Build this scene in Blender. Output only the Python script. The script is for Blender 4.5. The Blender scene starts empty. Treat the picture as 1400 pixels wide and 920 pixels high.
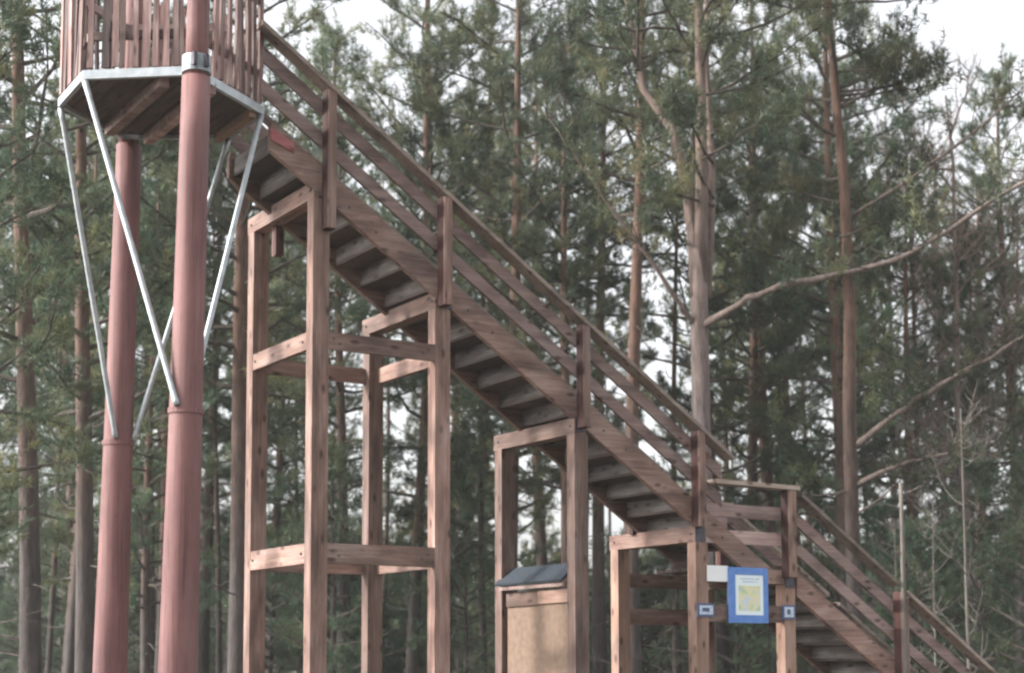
import bpy, math, random
import numpy as np
from mathutils import Matrix, Vector, Euler
R = math.radians
sc = bpy.context.scene
col = sc.collection

# ---------------------------------------------------------------- camera
EYE = 1.6
PITCH, ROLL = 0.0892, -0.0024
cd = bpy.data.cameras.new('camera')
cam = bpy.data.objects.new('camera', cd); col.objects.link(cam)
cam.matrix_world = Matrix.Translation((0, 0, EYE)) @ Matrix.Rotation(math.pi/2 + PITCH, 4, 'X') @ Matrix.Rotation(ROLL, 4, 'Z')
cd.sensor_width = 36; cd.lens = 36*2171/1400.0
cd.shift_y = (713.8 - 460)/1400.0
cd.clip_end = 2000
cd.dof.use_dof = True; cd.dof.focus_distance = 15; cd.dof.aperture_fstop = 1.5
sc.camera = cam

# ---------------------------------------------------------------- sky, sun, exposure
SUN_AZ, SUN_EL = R(-98), R(30)          # azimuth from +Y (view direction) towards +X
w = bpy.data.worlds.new('World'); sc.world = w; w.use_nodes = True
nt = w.node_tree; bg = nt.nodes['Background']
sky = nt.nodes.new('ShaderNodeTexSky'); sky.sky_type = 'NISHITA'; sky.sun_disc = False
sky.sun_elevation = SUN_EL; sky.sun_rotation = SUN_AZ
sky.air_density = 1.0; sky.dust_density = 4.0; sky.ozone_density = 1.0
hs = nt.nodes.new('ShaderNodeHueSaturation'); hs.inputs['Saturation'].default_value = 0.15
nt.links.new(sky.outputs[0], hs.inputs['Color']); nt.links.new(hs.outputs[0], bg.inputs[0])
bg.inputs[1].default_value = 0.15
sd = bpy.data.lights.new('sun', 'SUN'); sd.energy = 1.7; sd.angle = R(4); sd.color = (1, .96, .9)
sun = bpy.data.objects.new('sun', sd); col.objects.link(sun)
dirv = Vector((math.sin(SUN_AZ)*math.cos(SUN_EL), math.cos(SUN_AZ)*math.cos(SUN_EL), math.sin(SUN_EL)))
sun.rotation_euler = dirv.to_track_quat('Z', 'Y').to_euler(); sun.location = dirv*60
vs = sc.view_settings; vs.view_transform = 'Standard'; vs.look = 'None'; vs.exposure = 1.5; vs.gamma = 1
sc.cycles.use_denoising = True
sc.cycles.max_bounces = 5; sc.cycles.diffuse_bounces = 2; sc.cycles.transparent_max_bounces = 6
HAZE = .0009
sc.cycles.volume_bounces = 0
sc.cycles.filter_width = 2.3

# ---------------------------------------------------------------- materials
def newmat(name):
    m = bpy.data.materials.new(name); m.use_nodes = True
    n = m.node_tree; b = n.nodes['Principled BSDF']
    return m, n, b
def N(n, t, **kw):
    x = n.nodes.new(t)
    for k, v in kw.items():
        if k in x.inputs: x.inputs[k].default_value = v
        else: setattr(x, k, v)
    return x
def ramp(n, fac, stops):
    r = n.nodes.new('ShaderNodeValToRGB'); e = r.color_ramp.elements
    while len(e) < len(stops): e.new(.5)
    for el, (p, c) in zip(e, stops): el.position = p; el.color = (*c, 1)
    n.links.new(fac, r.inputs[0]); return r
def wood(name, axis, dark, mid, light, rough=.8, var=.42, scale=1.0):
    """stained board: grain stretched along the board, patches of wear, knots, per-board tone"""
    m, n, b = newmat(name); L = n.links.new
    tc = N(n, 'ShaderNodeTexCoord'); oi = N(n, 'ShaderNodeObjectInfo')
    mul = N(n, 'ShaderNodeMath', operation='MULTIPLY'); mul.inputs[1].default_value = 37.0; L(oi.outputs['Random'], mul.inputs[0])
    add = N(n, 'ShaderNodeVectorMath', operation='ADD'); L(tc.outputs['Object'], add.inputs[0]); L(mul.outputs[0], add.inputs[1])
    mp = N(n, 'ShaderNodeMapping'); L(add.outputs[0], mp.inputs[0])
    s = [45*scale, 45*scale, 45*scale]; s[axis] = 2.2*scale; mp.inputs['Scale'].default_value = s
    g = N(n, 'ShaderNodeTexNoise', Scale=1.0, Detail=4.0, Roughness=.6); L(mp.outputs[0], g.inputs['Vector'])
    mp2 = N(n, 'ShaderNodeMapping'); L(add.outputs[0], mp2.inputs[0])
    s2 = [7, 7, 7]; s2[axis] = 2.0; mp2.inputs['Scale'].default_value = s2
    p = N(n, 'ShaderNodeTexNoise', Scale=1.0, Detail=3.0); L(mp2.outputs[0], p.inputs['Vector'])
    mx = N(n, 'ShaderNodeMath', operation='MULTIPLY_ADD'); L(g.outputs[0], mx.inputs[0]); mx.inputs[1].default_value = .5
    hv = N(n, 'ShaderNodeMath', operation='MULTIPLY'); L(p.outputs[0], hv.inputs[0]); hv.inputs[1].default_value = .5
    L(hv.outputs[0], mx.inputs[2])
    rp = ramp(n, mx.outputs[0], [(.30, dark), (.5, mid), (.68, light)])
    wn = N(n, 'ShaderNodeTexNoise', Scale=1.7, Detail=5.0, Roughness=.7); L(add.outputs[0], wn.inputs['Vector'])
    wr = N(n, 'ShaderNodeMapRange'); L(wn.outputs[0], wr.inputs[0]); wr.inputs[1].default_value = .45; wr.inputs[2].default_value = .72; wr.inputs[4].default_value = .3
    bw = N(n, 'ShaderNodeHueSaturation', Saturation=.35, Value=.9); L(rp.outputs[0], bw.inputs['Color'])
    wm = N(n, 'ShaderNodeMix', data_type='RGBA'); L(wr.outputs[0], wm.inputs[0]); L(rp.outputs[0], wm.inputs[6]); L(bw.outputs[0], wm.inputs[7])
    # dark damp streaks
    dn = N(n, 'ShaderNodeTexNoise', Scale=.8, Detail=4.0); L(mp2.outputs[0], dn.inputs['Vector'])
    dr = ramp(n, dn.outputs[0], [(.36, (.5, .47, .47)), (.5, (1, 1, 1))])
    dm = N(n, 'ShaderNodeMix', data_type='RGBA', blend_type='MULTIPLY'); dm.inputs[0].default_value = .8; L(wm.outputs[2], dm.inputs[6]); L(dr.outputs[0], dm.inputs[7])
    # knots
    mp3 = N(n, 'ShaderNodeMapping'); L(add.outputs[0], mp3.inputs[0])
    s3 = [9, 9, 9]; s3[axis] = 4.0; mp3.inputs['Scale'].default_value = s3
    vo = N(n, 'ShaderNodeTexVoronoi', Scale=1.0); L(mp3.outputs[0], vo.inputs['Vector'])
    kr = ramp(n, vo.outputs['Distance'], [(.09, (.34, .28, .27)), (.25, (1, 1, 1))])
    mm = N(n, 'ShaderNodeMix', data_type='RGBA', blend_type='MULTIPLY'); mm.inputs[0].default_value = 1
    L(dm.outputs[2], mm.inputs[6]); L(kr.outputs[0], mm.inputs[7])
    vr = N(n, 'ShaderNodeMapRange'); L(oi.outputs['Random'], vr.inputs[0]); vr.inputs[3].default_value = 1-var; vr.inputs[4].default_value = 1+var*.6
    h = N(n, 'ShaderNodeHueSaturation'); L(mm.outputs[2], h.inputs['Color']); L(vr.outputs[0], h.inputs['Value'])
    L(h.outputs[0], b.inputs['Base Color']); b.inputs['Roughness'].default_value = rough
    bp = N(n, 'ShaderNodeBump', Strength=.35, Distance=.004); L(g.outputs[0], bp.inputs['Height']); L(bp.outputs[0], b.inputs['Normal'])
    return m
def plain(name, c1, c2, scale=8, rough=.6, metal=0.0, stretch=None, bump=0.0):
    m, n, b = newmat(name); L = n.links.new
    tc = N(n, 'ShaderNodeTexCoord'); mp = N(n, 'ShaderNodeMapping'); L(tc.outputs['Object'], mp.inputs[0])
    if stretch: mp.inputs['Scale'].default_value = stretch
    t = N(n, 'ShaderNodeTexNoise', Scale=scale, Detail=5.0, Roughness=.6); L(mp.outputs[0], t.inputs['Vector'])
    rp = ramp(n, t.outputs[0], [(.33, c1), (.67, c2)])
    L(rp.outputs[0], b.inputs['Base Color']); b.inputs['Roughness'].default_value = rough; b.inputs['Metallic'].default_value = metal
    if bump:
        bp = N(n, 'ShaderNodeBump', Strength=bump, Distance=.01); L(t.outputs[0], bp.inputs['Height']); L(bp.outputs[0], b.inputs['Normal'])
    return m
STAIN = ((.12, .066, .05), (.245, .148, .118), (.39, .27, .228))
M = {}
for i, a in enumerate('uvz'): M['wood_'+a] = wood('stained_wood_'+a, i, *STAIN)
M['shade_z'] = wood('dark_red_side_shade', 2, (.035, .012, .01), (.075, .026, .022), (.12, .05, .042))  # dark red stands in for shade on the rail posts' sides
M['orange_z'] = wood('fresh_pine', 2, (.19, .105, .072), (.28, .172, .13), (.38, .265, .21))
M['orange_v'] = wood('fresh_pine_v', 1, (.19, .105, .072), (.28, .172, .13), (.38, .265, .21))
M['red_u'] = wood('red_paint_board', 0, (.22, .05, .05), (.34, .08, .08), (.4, .14, .13))
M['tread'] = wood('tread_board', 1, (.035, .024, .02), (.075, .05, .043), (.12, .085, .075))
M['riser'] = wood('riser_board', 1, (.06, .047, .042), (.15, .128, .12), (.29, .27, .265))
M['rail_u'] = wood('weathered_rail', 0, (.2, .13, .12), (.33, .22, .2), (.45, .34, .3))
M['hand_u'] = wood('weathered_handrail', 0, (.2, .145, .115), (.33, .255, .21), (.45, .37, .31))
M['picket'] = wood('picket_slab', 2, (.10, .045, .045), (.24, .14, .125), (.46, .36, .33), var=.75)
M['osb'] = plain('chipboard', (.165, .108, .076), (.225, .155, .112), 14, .85)
M['red_pole'] = plain('red_pole_paint', (.16, .072, .072), (.265, .128, .125), 3, .65, 0, (6, 6, .5), .15)
def polepaint():
    m, n, b = newmat('red_pole_paint'); L = n.links.new
    tc = N(n, 'ShaderNodeTexCoord')
    def noise(sc, sx, d=5.0):
        mp = N(n, 'ShaderNodeMapping'); L(tc.outputs['Object'], mp.inputs[0]); mp.inputs['Scale'].default_value = sx
        t = N(n, 'ShaderNodeTexNoise', Scale=sc, Detail=d, Roughness=.65); L(mp.outputs[0], t.inputs['Vector']); return t
    a = noise(1.2, (1, 1, .5)); st_ = noise(9, (4, 4, .12)); sp = noise(24, (1, 1, 1)); gr = noise(2.5, (3, 3, .3))
    c = ramp(n, a.outputs[0], [(.3, (.10, .04, .039)), (.5, (.17, .073, .07)), (.72, (.245, .118, .11))])
    s1 = ramp(n, st_.outputs[0], [(.32, (.55, .5, .5)), (.5, (1, 1, 1)), (.72, (1.15, 1.18, 1.18))])
    m1 = N(n, 'ShaderNodeMix', data_type='RGBA', blend_type='MULTIPLY'); m1.inputs[0].default_value = .95; L(c.outputs[0], m1.inputs[6]); L(s1.outputs[0], m1.inputs[7])
    k = ramp(n, sp.outputs[0], [(.27, (.45, .35, .3)), (.34, (1, 1, 1))])
    m2 = N(n, 'ShaderNodeMix', data_type='RGBA', blend_type='MULTIPLY'); m2.inputs[0].default_value = .8; L(m1.outputs[2], m2.inputs[6]); L(k.outputs[0], m2.inputs[7])
    g = N(n, 'ShaderNodeMapRange'); L(gr.outputs[0], g.inputs[0]); g.inputs[1].default_value = .52; g.inputs[2].default_value = .75; g.inputs[4].default_value = .4
    m3 = N(n, 'ShaderNodeMix', data_type='RGBA'); L(g.outputs[0], m3.inputs[0]); L(m2.outputs[2], m3.inputs[6]); m3.inputs[7].default_value = (.22, .145, .135, 1)
    L(m3.outputs[2], b.inputs['Base Color']); b.inputs['Roughness'].default_value = .7
    bp = N(n, 'ShaderNodeBump', Strength=.3, Distance=.006); L(sp.outputs[0], bp.inputs['Height']); L(bp.outputs[0], b.inputs['Normal'])
    return m
M['red_pole'] = polepaint()
M['zinc'] = plain('galvanised_steel', (.33, .36, .38), (.47, .5, .52), 14, .45, .5)
M['zinc_dull'] = plain('dull_zinc', (.2, .23, .25), (.4, .44, .46), 16, .6, .4)
M['dark_metal'] = plain('dark_bracket', (.045, .042, .055), (.1, .09, .11), 20, .6, .3)
M['felt'] = plain('roofing_felt', (.011, .018, .028), (.026, .036, .05), 30, .75, 0, None, .4)
M['white'] = plain('white_plastic', (.82, .83, .84), (.88, .88, .88), 4, .4)
M['blue'] = plain('blue_frame', (.08, .2, .55), (.13, .28, .66), 10, .4)
M['navy'] = plain('navy_plate', (.05, .07, .16), (.09, .12, .25), 10, .4)
M['plate'] = plain('pale_plate', (.32, .42, .6), (.7, .76, .82), 22, .4, 0, (1, 1, 3))
M['ground'] = plain('forest_floor', (.04, .034, .022), (.10, .085, .055), 2.5, .95, 0, None, .6)

def leafmat(name, dark, mid, light):
    m, n, b = newmat(name); L = n.links.new
    n.nodes.remove(b)
    tc = N(n, 'ShaderNodeTexCoord'); oi = N(n, 'ShaderNodeObjectInfo')
    add = N(n, 'ShaderNodeVectorMath', operation='ADD'); L(tc.outputs['Object'], add.inputs[0]); L(oi.outputs['Location'], add.inputs[1])
    t = N(n, 'ShaderNodeTexNoise', Scale=.9, Detail=4.0, Roughness=.65); L(add.outputs[0], t.inputs['Vector'])
    rp = ramp(n, t.outputs[0], [(.33, dark), (.5, mid), (.68, light)])
    vr = N(n, 'ShaderNodeMapRange'); L(oi.outputs['Random'], vr.inputs[0]); vr.inputs[3].default_value = .7; vr.inputs[4].default_value = 1.35
    h = N(n, 'ShaderNodeHueSaturation'); L(rp.outputs[0], h.inputs['Color']); L(vr.outputs[0], h.inputs['Value'])
    wn = N(n, 'ShaderNodeTexWhiteNoise', noise_dimensions='1D'); L(oi.outputs['Random'], wn.inputs['W'])
    hr = N(n, 'ShaderNodeMapRange'); L(wn.outputs['Value'], hr.inputs[0]); hr.inputs[3].default_value = .465; hr.inputs[4].default_value = .525; L(hr.outputs[0], h.inputs['Hue'])
    d = N(n, 'ShaderNodeBsdfDiffuse'); tr = N(n, 'ShaderNodeBsdfTranslucent'); gl = N(n, 'ShaderNodeBsdfGlossy', Roughness=.45)
    gl.inputs[0].default_value = (.6, .65, .62, 1)
    L(h.outputs[0], d.inputs[0]); L(h.outputs[0], tr.inputs[0])
    m1 = N(n, 'ShaderNodeMixShader'); m1.inputs[0].default_value = .42; L(d.outputs[0], m1.inputs[1]); L(tr.outputs[0], m1.inputs[2])
    m2 = N(n, 'ShaderNodeMixShader'); m2.inputs[0].default_value = .03; L(m1.outputs[0], m2.inputs[1]); L(gl.outputs[0], m2.inputs[2])
    L(m2.outputs[0], n.nodes['Material Output'].inputs[0])
    return m
M['needle'] = leafmat('pine_needles', (.055, .086, .06), (.105, .138, .087), (.23, .225, .105))  # yellowish light stop paints sunlit patches into the needle colour
M['needle_teal'] = leafmat('young_conifer_needles', (.058, .095, .065), (.1, .142, .09), (.17, .205, .115))
M['needle_sun'] = leafmat('sun_tinted_needles', (.13, .135, .055), (.22, .215, .09), (.34, .31, .14))  # sunlight on foliage painted in as a yellow-green needle colour
def barkmat(name, low, high, z0, z1, lo2=.55):
    m, n, b = newmat(name); L = n.links.new
    tc = N(n, 'ShaderNodeTexCoord'); sx = N(n, 'ShaderNodeSeparateXYZ'); L(tc.outputs['Object'], sx.inputs[0])
    t = N(n, 'ShaderNodeTexNoise', Scale=1.0, Detail=5.0, Roughness=.65)
    mp = N(n, 'ShaderNodeMapping'); L(tc.outputs['Object'], mp.inputs[0]); mp.inputs['Scale'].default_value = (16, 16, 3); L(mp.outputs[0], t.inputs['Vector'])
    t2 = N(n, 'ShaderNodeTexNoise', Scale=.5, Detail=3.0); L(tc.outputs['Object'], t2.inputs['Vector'])
    ad = N(n, 'ShaderNodeMath', operation='MULTIPLY_ADD'); L(t2.outputs[0], ad.inputs[0]); ad.inputs[1].default_value = 4.0; L(sx.outputs[2], ad.inputs[2])
    mr = N(n, 'ShaderNodeMapRange'); L(ad.outputs[0], mr.inputs[0]); mr.inputs[1].default_value = z0+2; mr.inputs[2].default_value = z1+2
    mx = N(n, 'ShaderNodeMix', data_type='RGBA'); L(mr.outputs[0], mx.inputs[0]); mx.inputs[6].default_value = (*low, 1); mx.inputs[7].default_value = (*high, 1)
    rp = ramp(n, t.outputs[0], [(.35, (lo2, lo2, lo2)), (.65, (1.15, 1.15, 1.15))])
    mm = N(n, 'ShaderNodeMix', data_type='RGBA', blend_type='MULTIPLY'); mm.inputs[0].default_value = 1
    L(mx.outputs[2], mm.inputs[6]); L(rp.outputs[0], mm.inputs[7]); L(mm.outputs[2], b.inputs['Base Color'])
    b.inputs['Roughness'].default_value = .9
    bp = N(n, 'ShaderNodeBump', Strength=.8, Distance=.03); L(t.outputs[0], bp.inputs['Height']); L(bp.outputs[0], b.inputs['Normal'])
    return m
M['bark'] = barkmat('pine_bark', (.075, .06, .056), (.15, .085, .06), 2.5, 8)
M['bark_grey'] = barkmat('grey_bark', (.2, .165, .165), (.21, .15, .125), 3, 9)
M['bough'] = barkmat('bare_bough', (.21, .165, .145), (.21, .16, .14), 1, 8)
M['twig'] = barkmat('dead_twig', (.12, .1, .088), (.085, .066, .054), 1, 8)
M['pale'] = barkmat('pale_stem', (.17, .15, .13), (.19, .165, .145), 0, 3, .7)

# ---------------------------------------------------------------- mesh helpers
def mesh_np(name, V, F, mat):
    """V (n,3), F list of arrays (k,3|4)"""
    me = bpy.data.meshes.new(name)
    V = np.asarray(V, np.float32)
    F = [np.asarray(f, np.int32) for f in (F if isinstance(F, list) else [F]) if len(f)]
    idx = np.concatenate([f.ravel() for f in F]); sizes = np.concatenate([np.full(len(f), f.shape[1], np.int32) for f in F])
    me.vertices.add(len(V)); me.vertices.foreach_set('co', V.ravel())
    me.loops.add(len(idx)); me.loops.foreach_set('vertex_index', idx)
    me.polygons.add(len(sizes)); st = np.concatenate([[0], np.cumsum(sizes)[:-1]]).astype(np.int32)
    me.polygons.foreach_set('loop_start', st); me.polygons.foreach_set('loop_total', sizes)
    me.update(calc_edges=True); me.materials.append(mat)
    me.polygons.foreach_set('use_smooth', np.zeros(len(sizes), bool))
    return me
def link(name, me, parent=None, loc=(0, 0, 0), rot=(0, 0, 0)):
    o = bpy.data.objects.new(name, me); col.objects.link(o)
    o.location = loc; o.rotation_euler = rot
    if parent: o.parent = parent
    return o
def tag(o, label=None, cat=None, group=None, kind=None):
    if label: o['label'] = label
    if cat: o['category'] = cat
    if group: o['group'] = group
    if kind: o['kind'] = kind
    return o
def thing(name, label, cat, loc=(0, 0, 0), rz=0, group=None):
    o = bpy.data.objects.new(name, None); col.objects.link(o); o.location = loc; o.rotation_euler = (0, 0, rz)
    o.empty_display_size = .2
    return tag(o, label, cat, group)
BOXF = np.array([[0, 3, 2, 1], [4, 5, 6, 7], [0, 1, 5, 4], [1, 2, 6, 5], [2, 3, 7, 6], [3, 0, 4, 7]])
rng = np.random.default_rng(5); random.seed(5)
def box(name, a, b, mat, parent, jit=.0015, wear=True):
    """board between corners a and b (parent's space), its origin at its centre, corners a touch uneven"""
    a, b = np.array(a, float), np.array(b, float); c = (a+b)/2; h = (b-a)/2
    s = np.array([[-1, -1, -1], [1, -1, -1], [1, 1, -1], [-1, 1, -1], [-1, -1, 1], [1, -1, 1], [1, 1, 1], [-1, 1, 1]])
    V = s*h + (rng.normal(0, jit, (8, 3)) if jit else 0)
    return link(name, mesh_np(name, V, BOXF, M[mat]), parent, c)
def prism(name, poly, v0, v1, mat, parent):
    """polygon in (u,z) drawn out along v"""
    n = len(poly); cu = sum(p[0] for p in poly)/n; cz = sum(p[1] for p in poly)/n; cv = (v0+v1)/2
    V = [(p[0]-cu, v0-cv, p[1]-cz) for p in poly] + [(p[0]-cu, v1-cv, p[1]-cz) for p in poly]
    me = bpy.data.meshes.new(name)
    me.from_pydata(V, [], [list(range(n)), list(range(2*n-1, n-1, -1))] + [[(i+1) % n, i, n+i, n+(i+1) % n] for i in range(n)])
    me.update(); me.materials.append(M[mat])
    return link(name, me, parent, (cu, cv, cz))
def tube_np(pts, rad, sides=6, cap=True):
    pts = np.asarray(pts, float); rad = np.broadcast_to(np.asarray(rad, float), (len(pts),)); n = len(pts)
    tan = np.gradient(pts, axis=0); tan /= np.linalg.norm(tan, axis=1)[:, None]+1e-9
    ref = np.array([0, 0, 1.]) if abs(tan[:, 2]).mean() < .8 else np.array([1., 0, 0])
    x = np.cross(tan, ref); x /= np.linalg.norm(x, axis=1)[:, None]+1e-9; y = np.cross(tan, x)
    a = np.arange(sides)*2*np.pi/sides
    V = (pts[:, None, :] + rad[:, None, None]*(np.cos(a)[None, :, None]*x[:, None, :] + np.sin(a)[None, :, None]*y[:, None, :])).reshape(-1, 3)
    i = np.arange(n-1)[:, None]*sides; j = np.arange(sides)[None, :]; j2 = (j+1) % sides
    F = np.stack([i+j, i+j2, i+sides+j2, i+sides+j], -1).reshape(-1, 4)
    if cap:
        V = np.vstack([V, pts[0], pts[-1]]); c0, c1 = len(V)-2, len(V)-1
        jj = np.arange(sides); T = np.vstack([np.stack([np.full(sides, c0), (jj+1) % sides, jj], 1), np.stack([np.full(sides, c1), (n-1)*sides+jj, (n-1)*sides+(jj+1) % sides], 1)])
    else: T = np.zeros((0, 3), int)
    return V, F, T
class MB:
    def __init__(s): s.V = []; s.Q = []; s.T = []; s.n = 0
    def tube(s, pts, rad, sides=6, cap=True):
        V, F, T = tube_np(pts, rad, sides, cap); s.V.append(V); s.Q.append(F+s.n); s.T.append(T+s.n); s.n += len(V)
    def raw(s, V, Q=None, T=None):
        if Q is not None: s.Q.append(np.asarray(Q)+s.n)
        if T is not None: s.T.append(np.asarray(T)+s.n)
        s.V.append(np.asarray(V, float)); s.n += len(V)
    def mesh(s, name, mat, smooth=False):
        F = []
        if s.Q: F.append(np.vstack(s.Q))
        if s.T: F.append(np.vstack(s.T))
        me = mesh_np(name, np.vstack(s.V), F, mat)
        if smooth: me.polygons.foreach_set('use_smooth', np.ones(len(me.polygons), bool))
        return me
def tube(name, pts, rad, mat, parent, sides=16, smooth=True):
    b = MB(); b.tube(pts, rad, sides); return link(name, b.mesh(name, M[mat], smooth), parent)

# ---------------------------------------------------------------- ground
gn = 60; gx = np.linspace(-400, 400, gn); GX, GY = np.meshgrid(gx, gx+200)
GZ = 0.12*np.sin(GX*.21)*np.cos(GY*.17) - .1
i = (np.arange(gn-1)[:, None]*gn + np.arange(gn-1)[None, :]).ravel()
tag(link('ground', mesh_np('ground', np.stack([GX, GY, GZ], -1).reshape(-1, 3), np.stack([i, i+1, i+gn+1, i+gn], 1), M['ground'])), kind='structure')

# ---------------------------------------------------------------- staircase frame (u down the stair, v away, z up)
TH = 0.5646; OX, OY = -1.3974*1.25, 13.75
def uvw(u, v, z): return Vector((OX+u*math.cos(TH)-v*math.sin(TH), OY+u*math.sin(TH)+v*math.cos(TH), z+EYE))
E_ = EYE
UP = [0, 1.2376, 2.785, 4.266]; PW, PD, VF = .159, .135, 1.329
ZB = [4.121, 3.273, 2.226, 1.236]          # undersides of the cross beams above eye level
st = thing('timber_staircase', 'long red-brown timber staircase on tall square posts climbing left to the platform', 'staircase', (OX, OY, 0), TH)
bx = lambda nm, a, b, m: box(nm, (a[0], a[1], a[2]+E_), (b[0], b[1], b[2]+E_), m, st)
pr = lambda nm, poly, v0, v1, m: prism(nm, [(p[0], p[1]+E_) for p in poly], v0, v1, m, st)
GR = -EYE-.05
for k, (u, zb) in enumerate(zip(UP, ZB)):
    bx('post', (u, .002, GR), (u+PW, PD, zb), 'wood_z' if k < 3 else 'orange_z')
    bx('post', (u, VF, GR), (u+PW, VF+PD, zb), 'wood_z' if k < 3 else 'orange_z')
    bx('cross_beam', (u+.001, .005, zb+.001), (u+PW-.02, VF+PD+.02, zb+.155), 'wood_v')
# tower braces between the first two bents
for z0, h in ((2.78, .152), (.884, .178)):
    bx('brace', (PW, .004, z0), (UP[1], .055, z0+h), 'wood_u')
    bx('brace', (PW, VF+PD-.055, z0), (UP[1], VF+PD-.003, z0+h), 'wood_u')
    bx('brace', (.003, PD, z0), (.055, VF, z0+h), 'wood_v')
    bx('brace', (UP[1]+.1, PD, z0), (UP[1]+.155, VF, z0+h), 'wood_v')
# upper flight
SL = .6577; zb1 = lambda u: 4.203-SL*u
U0, SW, SH = -.42, 1.0, .262
LZ = .985                                   # landing beam top
for v0, v1 in ((0, .06), (SW-.06, SW)):
    ue = (4.203-LZ)/SL; ut = ue+SH/SL
    pr('stringer', [(U0, zb1(U0)), (ue, LZ), (ut, LZ), (U0+.02, zb1(U0+.02)+SH), (U0, zb1(U0)+SH-.06)], v0, v1, 'wood_u')
pr('red_end_board', [(U0-.004, zb1(U0)+.09), (U0+.22, zb1(U0+.22)+.15), (U0+.22, zb1(U0+.22)+SH-.02), (U0-.004, zb1(U0)+SH-.07)], -.012, -.001, 'red_u')
RUN = .2635; RISE = RUN*SL
def flight(u_top, z_top, n):
    t0 = r0 = None
    for k in range(n):
        u = u_top+k*RUN; z = z_top-k*RISE
        if t0 is None:
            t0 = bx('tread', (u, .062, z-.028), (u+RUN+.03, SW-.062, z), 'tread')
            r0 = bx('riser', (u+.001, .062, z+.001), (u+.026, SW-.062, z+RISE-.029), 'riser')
        else:
            for src, nm in ((t0, 'tread'), (r0, 'riser')):
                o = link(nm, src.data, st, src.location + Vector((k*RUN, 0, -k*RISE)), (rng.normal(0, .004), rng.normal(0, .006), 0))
ntop = 20
flight(U0+.04, zb1(U0+.04)+.06, ntop)
# lower flight
zb2 = lambda u: .72-.645*(u-5.61)
UL0, UL1 = 5.63, 9.2
for v0, v1 in ((0, .06), (SW-.06, SW)):
    pr('stringer', [(UL0, zb2(UL0)), (UL1, zb2(UL1)), (UL1+.35, zb2(UL1)), (UL0, zb2(UL0)+.245)], v0, v1, 'wood_u')
flight(UL0+.02, zb2(UL0+.02)+.06, 13)
# landing
UI = 5.45
bx('post', (UI, .002, GR), (UI+.15, PD, .83), 'orange_z'); bx('post', (UI, VF, GR), (UI+.15, VF+PD, .83), 'orange_z')
bx('cross_beam', (UI+.001, .005, .831), (UI+.14, VF+PD, .985), 'orange_v')
bx('landing_beam', (4.425, .006, .835), (UI, .06, .984), 'orange_v')
bx('landing_beam', (4.425, VF+.06, .835), (UI, VF+.115, .984), 'wood_u')
bx('brace', (4.425, .006, .43), (UI, .05, .605), 'wood_u')
bx('brace', (4.425, VF+.08, .43), (UI, VF+.125, .605), 'wood_u')
for k in range(9):
    v = .0+k*.148
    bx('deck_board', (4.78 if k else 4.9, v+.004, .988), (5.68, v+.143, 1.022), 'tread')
# rails: near side in front of the stringer, far side mirrored
def rails(zf, u0, u1, hs, near, mat='rail_u'):
    v0, v1 = (.004, .034) if near else (SW-.034, SW-.004)
    for h in hs:
        pr('mid_rail', [(u0, zf(u0)+h-.07), (u1, zf(u1)+h-.07), (u1, zf(u1)+h+.07), (u0, zf(u0)+h+.07)], v0, v1, mat)
def hand(zf, u0, u1, h, near):
    v0, v1 = (-.13, .03) if near else (SW-.05, SW+.06)
    if not near: h -= .085
    pr('handrail', [(u0, zf(u0)+h-.045), (u1, zf(u1)+h-.045), (u1, zf(u1)+h), (u0, zf(u0)+h)], v0, v1, 'hand_u')
for near in (True, False):
    rails(zb1, -.56, 4.62, (.80, .50) if near else (.72, .42), near); hand(zb1, -.56, 4.68, 1.005, near)
    rails(zb2, 5.5, 9.2, (.83, .52), near); hand(zb2, 5.6, 7.0, 1.075, near); hand(zb2, 7.16, 9.4, 1.075, near)
    rails(lambda u: 0, 4.33, 5.5, (1.57, 1.30), near); hand(lambda u: 1.875-.01*(u-4.5), 4.45, 5.58, 0, near)
# rail posts: narrow boards standing on edge, side shade painted dark red, lit front edge an added pale strip
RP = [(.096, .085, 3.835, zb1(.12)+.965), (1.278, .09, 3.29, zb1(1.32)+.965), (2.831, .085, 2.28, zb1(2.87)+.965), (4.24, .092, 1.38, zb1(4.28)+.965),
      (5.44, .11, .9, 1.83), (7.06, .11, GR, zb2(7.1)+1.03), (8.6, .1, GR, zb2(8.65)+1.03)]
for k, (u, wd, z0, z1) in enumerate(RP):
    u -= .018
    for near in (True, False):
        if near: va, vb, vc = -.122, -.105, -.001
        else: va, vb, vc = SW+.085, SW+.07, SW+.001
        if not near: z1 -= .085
        p = bx('rail_post', (u, min(vb, vc), z0), (u+wd, max(vb, vc), z1), 'shade_z')
        q = bx('lit_face_strip', (u+.002, min(va, vb-.0005 if near else vb+.0005), z0+.002), (u+wd-.002, max(va, vb-.0005 if near else vb+.0005), z1-.004), 'wood_z' if k != 4 else 'orange_z')
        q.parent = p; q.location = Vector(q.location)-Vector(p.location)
for (u, z) in ((1.29, 3.36), (2.79, 2.32), (4.262, 1.31), (5.46, .87)):
    bx('bracket', (u, -.006, z-.075), (u+.125, .0035, z+.075), 'dark_metal')

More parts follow.
